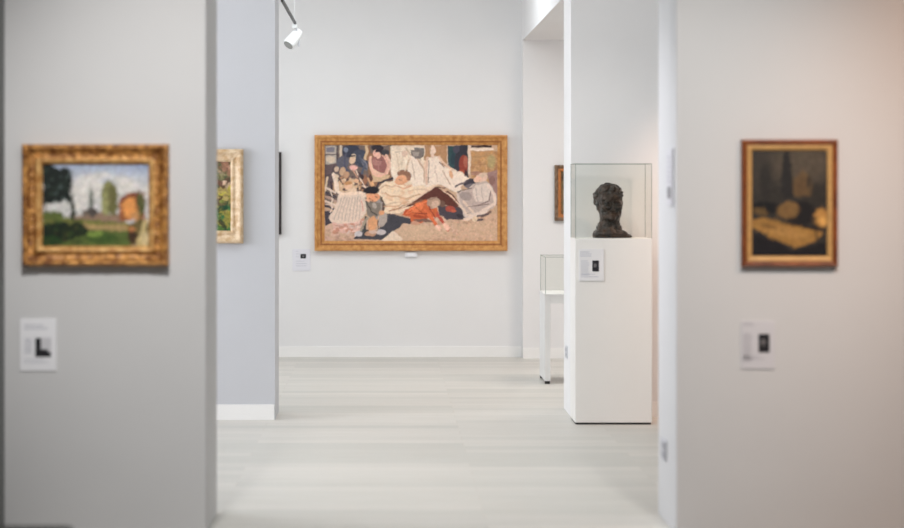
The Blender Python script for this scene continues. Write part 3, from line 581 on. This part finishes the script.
# ------------------------------------------------------------------ labels
def wall_label(label, px0, px1, py0, py1, dwall, card, ink, pic, lines, name='wall_label', mode='L'):
    t = 0.006; a, b = P(px0, py0, dwall - t), P(px1, py1, dwall - t); q = (dwall - t) / F
    W, Hh = b[0] - a[0], a[2] - b[2]
    r = thing(name, label, 'label', ((a[0] + b[0]) / 2, dwall, (a[2] + b[2]) / 2))
    box('card', card, -W/2, W/2, -t, 0, -Hh/2, Hh/2, r, 0.0012)
    def lx(px): return (px - px0) * q - W/2
    def lz(py): return Hh/2 - (py - py0) * q
    bm = bmesh.new()
    for (x0, x1, y0, y1) in lines: add_box(bm, lx(x0), lx(x1), -t - .0006, -t + .0002, lz(y1), lz(y0))
    obj('printed_text', bm, ink, r)
    x0, x1, y0, y1 = pic
    pc = box('printed_picture', M['ink_black'], lx(x0), lx(x1), -t - .0008, -t + .0002, lz(y1), lz(y0), r)
    w_, h_ = x1 - x0, y1 - y0
    bm = bmesh.new()
    if mode == 'L':
        add_box(bm, lx(x0 + w_*.36), lx(x1 + w_*.02), -t - .0012, -t - .0007, lz(y0 + h_*.60), lz(y0 - h_*.02))
        add_box(bm, lx(x0 + w_*.80), lx(x1 + w_*.02), -t - .0012, -t - .0007, lz(y0 + h_*.74), lz(y0 + h_*.60))
    elif mode == 'face':
        add_cyl(bm, (lx(x0 + w_*.42), -t - .0012, lz(y0 + h_*.42)), (lx(x0 + w_*.42), -t - .0006, lz(y0 + h_*.42)), w_*.24*q)
        add_box(bm, lx(x0 + w_*.2), lx(x0 + w_*.6), -t - .0012, -t - .0007, lz(y0 + h_*.62), lz(y0 + h_*.5))
    else:
        add_cyl(bm, (lx(x0 + w_*.5), -t - .0012, lz(y0 + h_*.5)), (lx(x0 + w_*.5), -t - .0006, lz(y0 + h_*.5)), w_*.2*q)
    obj('picture_subject', bm, M['card_grey'] if mode == 'L' else M['ink_mid'], pc)
    return r
def textlines(x0, x1, y0, y1, n, h=0.7, seed=1):
    R = random.Random(seed); out = []
    for i in range(n):
        y = y0 + (y1 - y0) * (i + .5) / n; out.append((x0, x0 + (x1 - x0) * R.uniform(.75, 1), y - h/2, y + h/2))
    return out
wall_label('bright white card with a black picture below the gilt-framed landscape', 20, 56, 319, 371, D1F, M['card'], M['ink'], (35.3, 51, 338, 357),
           textlines(24, 49, 324, 330, 2, 1.2) + textlines(24.5, 33, 338, 354, 8, .9) + textlines(24, 50, 358, 364, 2, .8))
wall_label('pale grey card with a black picture below the dark painting at right', 741, 775, 321, 369, D1F, M['card_grey'], M['ink_pale'], (758.5, 769.5, 334, 352.5),
           textlines(743, 755, 322, 326, 2, 1) + textlines(743, 752.5, 333, 362, 12, 1.5) + textlines(743, 765, 355, 360, 2, 1), mode='face')
wall_label('small pale card with a tiny grey picture left of the large painting', 292.5, 310.5, 249, 271, DW, M['card_blue'], M['ink'], (300.5, 306, 254, 258.5),
           textlines(296, 299, 250, 258, 3, .5) + textlines(296, 307, 260, 267, 3, .5), mode='dot')
wall_label('small lilac card with a black picture on the white plinth under the bust', 579, 604, 249, 281, 13.36, M['card_plinth'], M['ink'], (592.3, 599, 260.5, 271.5),
           textlines(580, 592, 251, 257, 3, .8) + textlines(581, 589.5, 260, 276, 8, .8) + textlines(581, 599, 273, 278, 2, .7), name='plinth_label', mode='face')
# small white tag under the big frame
a = P(405, 252, DW); b = P(417, 257, DW)
bm = bmesh.new(); add_box(bm, a[0], b[0], DW - .02, DW, b[2], a[2], .002); add_box(bm, a[0] + .02, b[0] - .02, DW - .03, DW - .018, b[2] + .004, a[2] - .004, .002)
tag(obj('picture_tag', bm, M['card']), 'tiny white tag right under the middle of the large golden frame', 'tag')

# sign, socket plates on the wall ends that face left
def end_plate(name, label, cat, X, y0, y1, z0, z1, m, inner):
    r = thing(name, label, cat, (X, (y0 + y1) / 2, (z0 + z1) / 2))
    dy, dz = (y1 - y0) / 2, (z1 - z0) / 2
    box('plate', m, -.008, 0, -dy, dy, -dz, dz, r, .002)
    inner(r, dy, dz); return r
def two_buttons(r, dy, dz):
    for s in (-1, 1): box('rocker', M['grey_button'], -.012, -.007, -dy*.6, dy*.6, s*dz*.45 - dz*.32, s*dz*.45 + dz*.32, r, .001)
def sign_lines(r, dy, dz):
    bm = bmesh.new()
    for k in range(6): add_box(bm, -.0088, -.0078, -dy*.7, dy*.6, dz*(.7 - k*.17) - .004, dz*(.7 - k*.17) + .003)
    obj('printed_text', bm, M['ink_pale'], r)
    box('printed_picture', M['ink_mid'], -.0088, -.0078, -dy*.5, dy*.5, -dz*.75, -dz*.35, r)
end_plate('wall_sign', 'pale upright sign seen edge-on at eye height on the near right wall end', 'sign', XR1, 9.24, 9.44, H + (VY-206)*.0043, H + (VY-148)*.0043, M['card_grey'], sign_lines)
end_plate('wall_switch', 'small grey switch plate low on the end of the near right wall', 'switch', XR1, 9.47, 9.62, H + (VY-461)*.00445, H + (VY-440)*.00445, M['grey_plate'], two_buttons)
end_plate('wall_switch', 'tiny pale grey plate low on the pier end left of the plinth', 'switch', XR2, 14.02, 14.14, H + (VY-358)*.0066, H + (VY-346)*.0066, M['grey_plate'], two_buttons)

# ------------------------------------------------------------------ plinth, glass case, bust
PF, PB = 13.36, 13.70
x0 = P(575, 0, PF)[0]; x1 = P(652.3, 0, PF)[0]; zt = P(0, 238.5, PF)[2]; zc = P(0, 163.5, PF)[2]
cx = (x0 + x1) / 2; cy = (PF + PB) / 2; hx = (x1 - x0) / 2; hy = (PB - PF) / 2
pl = thing('plinth', 'tall white square plinth standing at the pier with the bust on it', 'plinth', (cx, cy, 0))
box('body', M['plinth'], -hx, hx, -hy, hy, 0.012, zt, pl, 0.004)
box('base', M['black'], -hx + .008, hx - .008, -hy + .008, hy - .008, 0, 0.0125, pl)

gc = thing('glass_case', 'clear square glass cover over the dark bust on the plinth', 'display case', (cx, cy, zt))
gh = zc - zt; t = .006
def glass_box(root, hx, hy, gh, t, z0=0.0):
    t = .0035
    box('glass_pane', M['glass'], -hx + t, hx - t, -hy, -hy + t, z0, z0 + gh - t, root)
    box('glass_pane', M['glass'], -hx + t, hx - t, hy - t, hy, z0, z0 + gh - t, root)
    box('glass_pane', M['glass'], -hx, -hx + t, -hy + t, hy - t, z0, z0 + gh - t, root)
    box('glass_pane', M['glass'], hx - t, hx, -hy + t, hy - t, z0, z0 + gh - t, root)
    box('glass_top', M['glass'], -hx + t, hx - t, -hy + t, hy - t, z0 + gh - t, z0 + gh, root)
    bm = bmesh.new()
    for sx in (-1, 1):
        for sy in (-1, 1):
            add_box(bm, *sorted((sx*hx, sx*(hx - t))), *sorted((sy*hy, sy*(hy - t))), z0, z0 + gh)
    for sy in (-1, 1): add_box(bm, -hx + t, hx - t, *sorted((sy*hy, sy*(hy - t))), z0 + gh - t, z0 + gh)
    for sx in (-1, 1): add_box(bm, *sorted((sx*hx, sx*(hx - t))), -hy + t, hy - t, z0 + gh - t, z0 + gh)
    obj('glass_edge', bm, M['glass_edge'], root)
glass_box(gc, hx - .002, hy - .002, gh, t)

def build_bust():
    """head modelled as a smooth union of solids, surfaced into one continuous mesh; faces -Y"""
    g = 0.0030
    ax = [np.arange(-.165, .165, g), np.arange(-.13, .14, g), np.arange(-.012, .375, g)]
    nx, ny, nz = map(len, ax)
    D = np.full((nx, ny, nz), 0.2)
    def region(c, R):
        sl = tuple(slice(max(0, int((c[i] - R - ax[i][0]) / g)), min(len(ax[i]), int((c[i] + R - ax[i][0]) / g) + 2)) for i in range(3))
        G = np.meshgrid(ax[0][sl[0]], ax[1][sl[1]], ax[2][sl[2]], indexing='ij'); return sl, G
    def smin(a, b, k):
        h = np.clip(.5 + .5 * (b - a) / k, 0, 1); return b * (1 - h) + a * h - k * h * (1 - h)
    def ell(c, r, rot=None, k=.008, cut=False):
        sl, (X, Y, Z) = region(c, max(r) + .035)
        p_ = np.stack([X - c[0], Y - c[1], Z - c[2]], -1)
        if rot is not None: p_ = p_ @ np.array(rot.to_3x3())
        r = np.array(r); k0 = np.linalg.norm(p_ / r, axis=-1); k1 = np.linalg.norm(p_ / (r * r), axis=-1)
        d = k0 * (k0 - 1) / np.maximum(k1, 1e-6)
        D[sl] = -smin(-D[sl], d, k) if cut else smin(D[sl], d, k)
    def cone(a, b, ra, rb, k=.008):
        a, b = np.array(a), np.array(b); c = (a + b) / 2
        sl, (X, Y, Z) = region(c, np.linalg.norm(b - a) / 2 + max(ra, rb) + .03)
        p_ = np.stack([X, Y, Z], -1) - a; ba = b - a
        t = np.clip((p_ @ ba) / (ba @ ba), 0, 1)
        D[sl] = smin(D[sl], np.linalg.norm(p_ - t[..., None] * ba, axis=-1) - (ra + (rb - ra) * t), k)
    R = Matrix.Rotation
    ell((0, .016, .258), (.088, .102, .086)); ell((0, -.030, .215), (.070, .066, .094), k=.02)
    ell((0, -.052, .150), (.046, .046, .036), k=.02); ell((0, -.090, .136), (.020, .015, .016), k=.012)
    for s in (-1, 1):
        ell((s*.038, -.034, .165), (.026, .046, .040), k=.03)
        ell((s*.042, -.078, .200), (.023, .018, .016), k=.012)
        ell((s*.030, -.098, .226), (.021, .016, .014), k=.008, cut=True)
        ell((s*.031, -.092, .246), (.027, .013, .0085), R(math.radians(s*8), 4, 'Y'), k=.006)
        ell((s*.030, -.082, .226), (.015, .010, .009), k=.003)
        ell((s*.030, -.0885, .2315), (.016, .006, .0035), k=.003)
        ell((s*.030, -.0875, .2195), (.015, .006, .003), k=.003)
        ell((s*.012, -.103, .191), (.008, .011, .007), k=.004)
        ell((s*.081, .006, .212), (.010, .020, .030), R(math.radians(s*8), 4, 'Y'), k=.008)
        ell((s*.088, .008, .226), (.008, .016, .013), k=.005)
        ell((s*.094, .0, .214), (.006, .009, .014), k=.003, cut=True)
        ell((s*.055, -.080, .178), (.012, .012, .020), k=.010, cut=True)
        cone((s*.016, -.055, .052), (s*.062, .0, .185), .013, .012, k=.01)
    cone((0, -.090, .244), (0, -.114, .196), .007, .011, .006); ell((0, -.112, .195), (.012, .013, .010), k=.005)
    ell((0, -.096, .168), (.024, .009, .005), k=.003); ell((0, -.092, .158), (.020, .010, .006), k=.003)
    ell((0, -.100, .163), (.022, .006, .0018), k=.002, cut=True); ell((0, -.080, .272), (.058, .024, .032), k=.012)
    cone((.002, .012, .03), (.003, .002, .18), .070, .065, .025); ell((0, -.040, .105), (.014, .018, .022), k=.012)
    for c, r in [((-.050, .0, .026), (.062, .075, .038)), ((.058, .0, .022), (.066, .07, .034)), ((0, -.045, .024), (.075, .045, .034)),
                 ((.01, .05, .028), (.09, .04, .04)), ((.112, .01, .006), (.044, .05, .020)), ((-.085, .01, .010), (.026, .05, .026))]:
        ell(c, r, k=.014)
    rr = random.Random(5); n = 0
    while n < 330:
        th, ph = rr.uniform(0, 2*math.pi), rr.uniform(-0.5, 1.57)
        d = Vector((math.cos(th)*math.cos(ph), math.sin(th)*math.cos(ph), math.sin(ph)))
        if d.y < -0.10 and d.z < 0.52 + .1*math.sin(d.x*9): continue
        if abs(d.x) > .6 and d.y < .3 and d.z < 0.05: continue
        if d.z < -.3 and abs(d.x) > .5: continue
        s = rr.uniform(.009, .021)
        ell((d.x*.090, .014 + d.y*.104, .258 + d.z*.090), (s, s*rr.uniform(.6, 1.6), s*rr.uniform(.6, 1.1)), R(rr.uniform(0, 3), 4, 'X') @ R(rr.uniform(0, 3), 4, 'Z'), k=.003); n += 1
    for _ in range(130):                      # pats of clay left by the modelling
        a_ = rr.uniform(0, 6.28); z = rr.uniform(.01, .10); q_ = 1 - z * 4.2 if z < .1 else .55
        ell((.10*q_*math.cos(a_), .012 + .075*max(q_, .85)*math.sin(a_), z), (.017, .012, .012), R(rr.uniform(0, 3), 4, 'Y'), k=.004)
    for _ in range(70):
        a_ = rr.uniform(-2.6, -.5); z = rr.uniform(.135, .285); x = .078*math.cos(a_); y = -.03 + .062*math.sin(a_)
        if abs(x) < .05 or z < .19: continue
        ell((x, y, z), (.010, .007, .008), R(rr.uniform(0, 3), 4, 'Y'), k=.004)
    D[:, :, ax[2] < 0] = .01                   # flat foot
    # surface nets
    I = D < 0; c8 = sum(I[i:nx-1+i, j:ny-1+j, k:nz-1+k].astype(int) for i in (0, 1) for j in (0, 1) for k in (0, 1))
    act = (c8 > 0) & (c8 < 8); ids = -np.ones(act.shape, int); ids[act] = np.arange(act.sum())
    ci = np.argwhere(act); acc = np.zeros((len(ci), 3)); cnt = np.zeros(len(ci))
    cor = [(i, j, k) for i in (0, 1) for j in (0, 1) for k in (0, 1)]
    for a_ in cor:
        for b_ in cor:
            if sum(abs(a_[q_] - b_[q_]) for q_ in range(3)) != 1 or a_ > b_: continue
            da = D[tuple((ci + a_).T)]; db = D[tuple((ci + b_).T)]; m_ = (da < 0) != (db < 0)
            t_ = np.where(m_, da / np.where(da == db, 1, da - db), 0)
            acc += np.where(m_[:, None], np.array(a_) + t_[:, None] * (np.array(b_) - np.array(a_)), 0); cnt += m_
    V = (ci + acc / cnt[:, None]) * g + np.array([a_[0] for a_ in ax]); faces = []
    for axis in range(3):
        o1, o2 = [(1, 2), (2, 0), (0, 1)][axis]
        A = I; sh = [slice(None)]*3; sh2 = [slice(None)]*3; sh[axis] = slice(0, -1); sh2[axis] = slice(1, None)
        for e in np.argwhere(A[tuple(sh)] != A[tuple(sh2)]):
            q_ = []
            for (u, v) in ((0, 0), (-1, 0), (-1, -1), (0, -1)):
                f = e.copy(); f[o1] += u; f[o2] += v; q_.append(int(ids[tuple(f)]))
            if min(q_) < 0: continue
            faces.append(q_[::-1] if not A[tuple(e)] else q_)
    me = bpy.data.meshes.new('bust'); me.from_pydata(V.tolist(), [], faces); me.update()
    bm = bmesh.new(); bm.from_mesh(me); bmesh.ops.recalc_face_normals(bm, faces=bm.faces); bm.to_mesh(me); bm.free()
    N = np.zeros(len(me.vertices) * 3); me.vertices.foreach_get('normal', N); N = N.reshape(-1, 3)
    C = np.zeros(len(me.vertices) * 3); me.vertices.foreach_get('co', C); C = C.reshape(-1, 3)
    am = np.array([noise.noise(Vector(c) * 60) * .0034 + noise.noise(Vector(c) * 140) * .0018 if c[2] > .004 else 0 for c in C])
    me.vertices.foreach_set('co', (C + N * am[:, None]).reshape(-1)); me.shade_smooth(); me.update()
    return me
me = build_bust()
bo = link('bust', me, M['bronze'], None)
zmin = min(v.co.z for v in me.vertices); zmax = max(v.co.z for v in me.vertices)
sc = ((238.5 - 183.2) * cy / F) / (zmax - zmin)
bo.scale = (sc, sc, sc)
bo.rotation_euler = (0, 0, math.radians(8))
bo.location = (P(609.5, 0, cy)[0], cy + .0, zt - zmin * sc + .0005)
tag(bo, 'dark bronze bust of a head with curly hair inside the glass cover', 'bust')

# ------------------------------------------------------------------ display table with glass case in the alcove
TF, TB = 16.08, 16.62
tx0 = P(544.4, 0, TF)[0]; tw = 1.05; th_ = P(0, 294, TF)[2]
tb = thing('display_table', 'white display table with a slab leg, half hidden behind the pier', 'table', (tx0, TF, 0))
dD = TB - TF
box('table_top', M['white_metal'], 0, tw, 0, dD, th_ - .012, th_, tb, .002)
box('apron', M['white_metal'], .046, tw - .046, .004, dD - .004, th_ - .072, th_ - .012, tb, .002)
for xx in (0.002, tw - .046):
    box('leg', M['white_metal'], xx, xx + .044, 0.003, dD - .003, .022, th_ - .012, tb, .003)
    for yy in (0.01, dD - .045): box('foot', M['black'], xx + .004, xx + .04, yy, yy + .035, 0, .0225, tb)
tc_ = thing('glass_case', 'low clear glass box on the white table in the alcove', 'display case', (tx0 + tw/2, TF + dD/2, th_))
glass_box(tc_, (tw - .016)/2, dD/2 - .01, P(0, 257, TF)[2] - th_, .006)
bm = bmesh.new(); add_box(bm, -.12, .12, -.09, .09, 0, .02, .003); add_box(bm, -.118, .118, -.088, .088, .02, .024, .001)
bk = obj('book', bm, M['card_grey'], None, (tx0 + .55, TF + dD/2, th_ + .0005)); tag(bk, 'pale closed booklet lying in the low glass box in the alcove', 'book')

# ------------------------------------------------------------------ track light
Xt = P(295.2, 0, 17.0)[0]; Zt = P(0, 24.8, 17.0)[2]
tr = thing('lighting_track', 'dark suspended lighting track running back near the ceiling', 'light track', (Xt, 15.9, Zt))
bm = bmesh.new(); add_box(bm, -.009, .009, -1.05, 1.1, 0, .022, .002); add_box(bm, -.004, .004, -1.04, 1.09, -.003, .002)
obj('rail', bm, M['dark_metal'], tr)
for yy in (-.8, .95):
    bm = bmesh.new(); add_cyl(bm, (0, yy, .021), (0, yy, CH - Zt - .012), .0015, seg=8); obj('suspension_rod', bm, M['white_metal'], tr)
    bm = bmesh.new(); add_cyl(bm, (0, yy, CH - Zt - .015), (0, yy, CH - Zt), .03, seg=20); obj('ceiling_rose', bm, M['white_metal'], tr)
sl = thing('track_spotlight', 'white spotlight head hanging from the end of the dark track', 'spotlight', (Xt, 16.93, Zt - .004))
box('adapter', M['white_metal'], -.018, .018, -.06, .06, -.03, 0, sl, .003)
bm = bmesh.new(); add_cyl(bm, (.012, 0, -.03), (.03, 0, -.075), .008, seg=14); add_cyl(bm, (.03, 0, -.07), (.03, 0, -.175), .008, seg=14)
obj('arm', bm, M['grey_plate'], sl)
bm = bmesh.new(); a = Vector((-.03, .05, -.09)); b = Vector((-.052, -.05, -.185))
add_cyl(bm, (.02, .03, -.07), (-.05, -.03, -.165), .042, .05, 28); add_cyl(bm, (.034, .042, -.05), (.02, .03, -.07), .03, .042, 28)
obj('lamp_head', bm, M['white_metal'], sl)
bm = bmesh.new(); add_cyl(bm, (-.0495, -.0296, -.1643), (-.0515, -.0313, -.167), .04, .04, 28); obj('lens', bm, M['bulb'], sl)

# ------------------------------------------------------------------ bench in the entrance room, bottom left corner
bx1 = P(75, 0, 6.9)[0]
bn = thing('bench', 'low black padded bench whose top edge shows in the bottom left corner', 'bench', (bx1 - .27, 5.95, 0))
zb = H - (525 - VY) * 6.9 / F
box('seat', M['leather'], -.27, .27, -.95, .95, zb - .10, zb, bn, .018)
box('frame', M['dark_metal'], -.24, .24, -.92, .92, zb - .14, zb - .10, bn)
for sx in (-1, 1):
    for sy in (-1, 1): box('leg', M['dark_metal'], sx*.21 - .02, sx*.21 + .02, sy*.86 - .02, sy*.86 + .02, 0, zb - .14, bn)
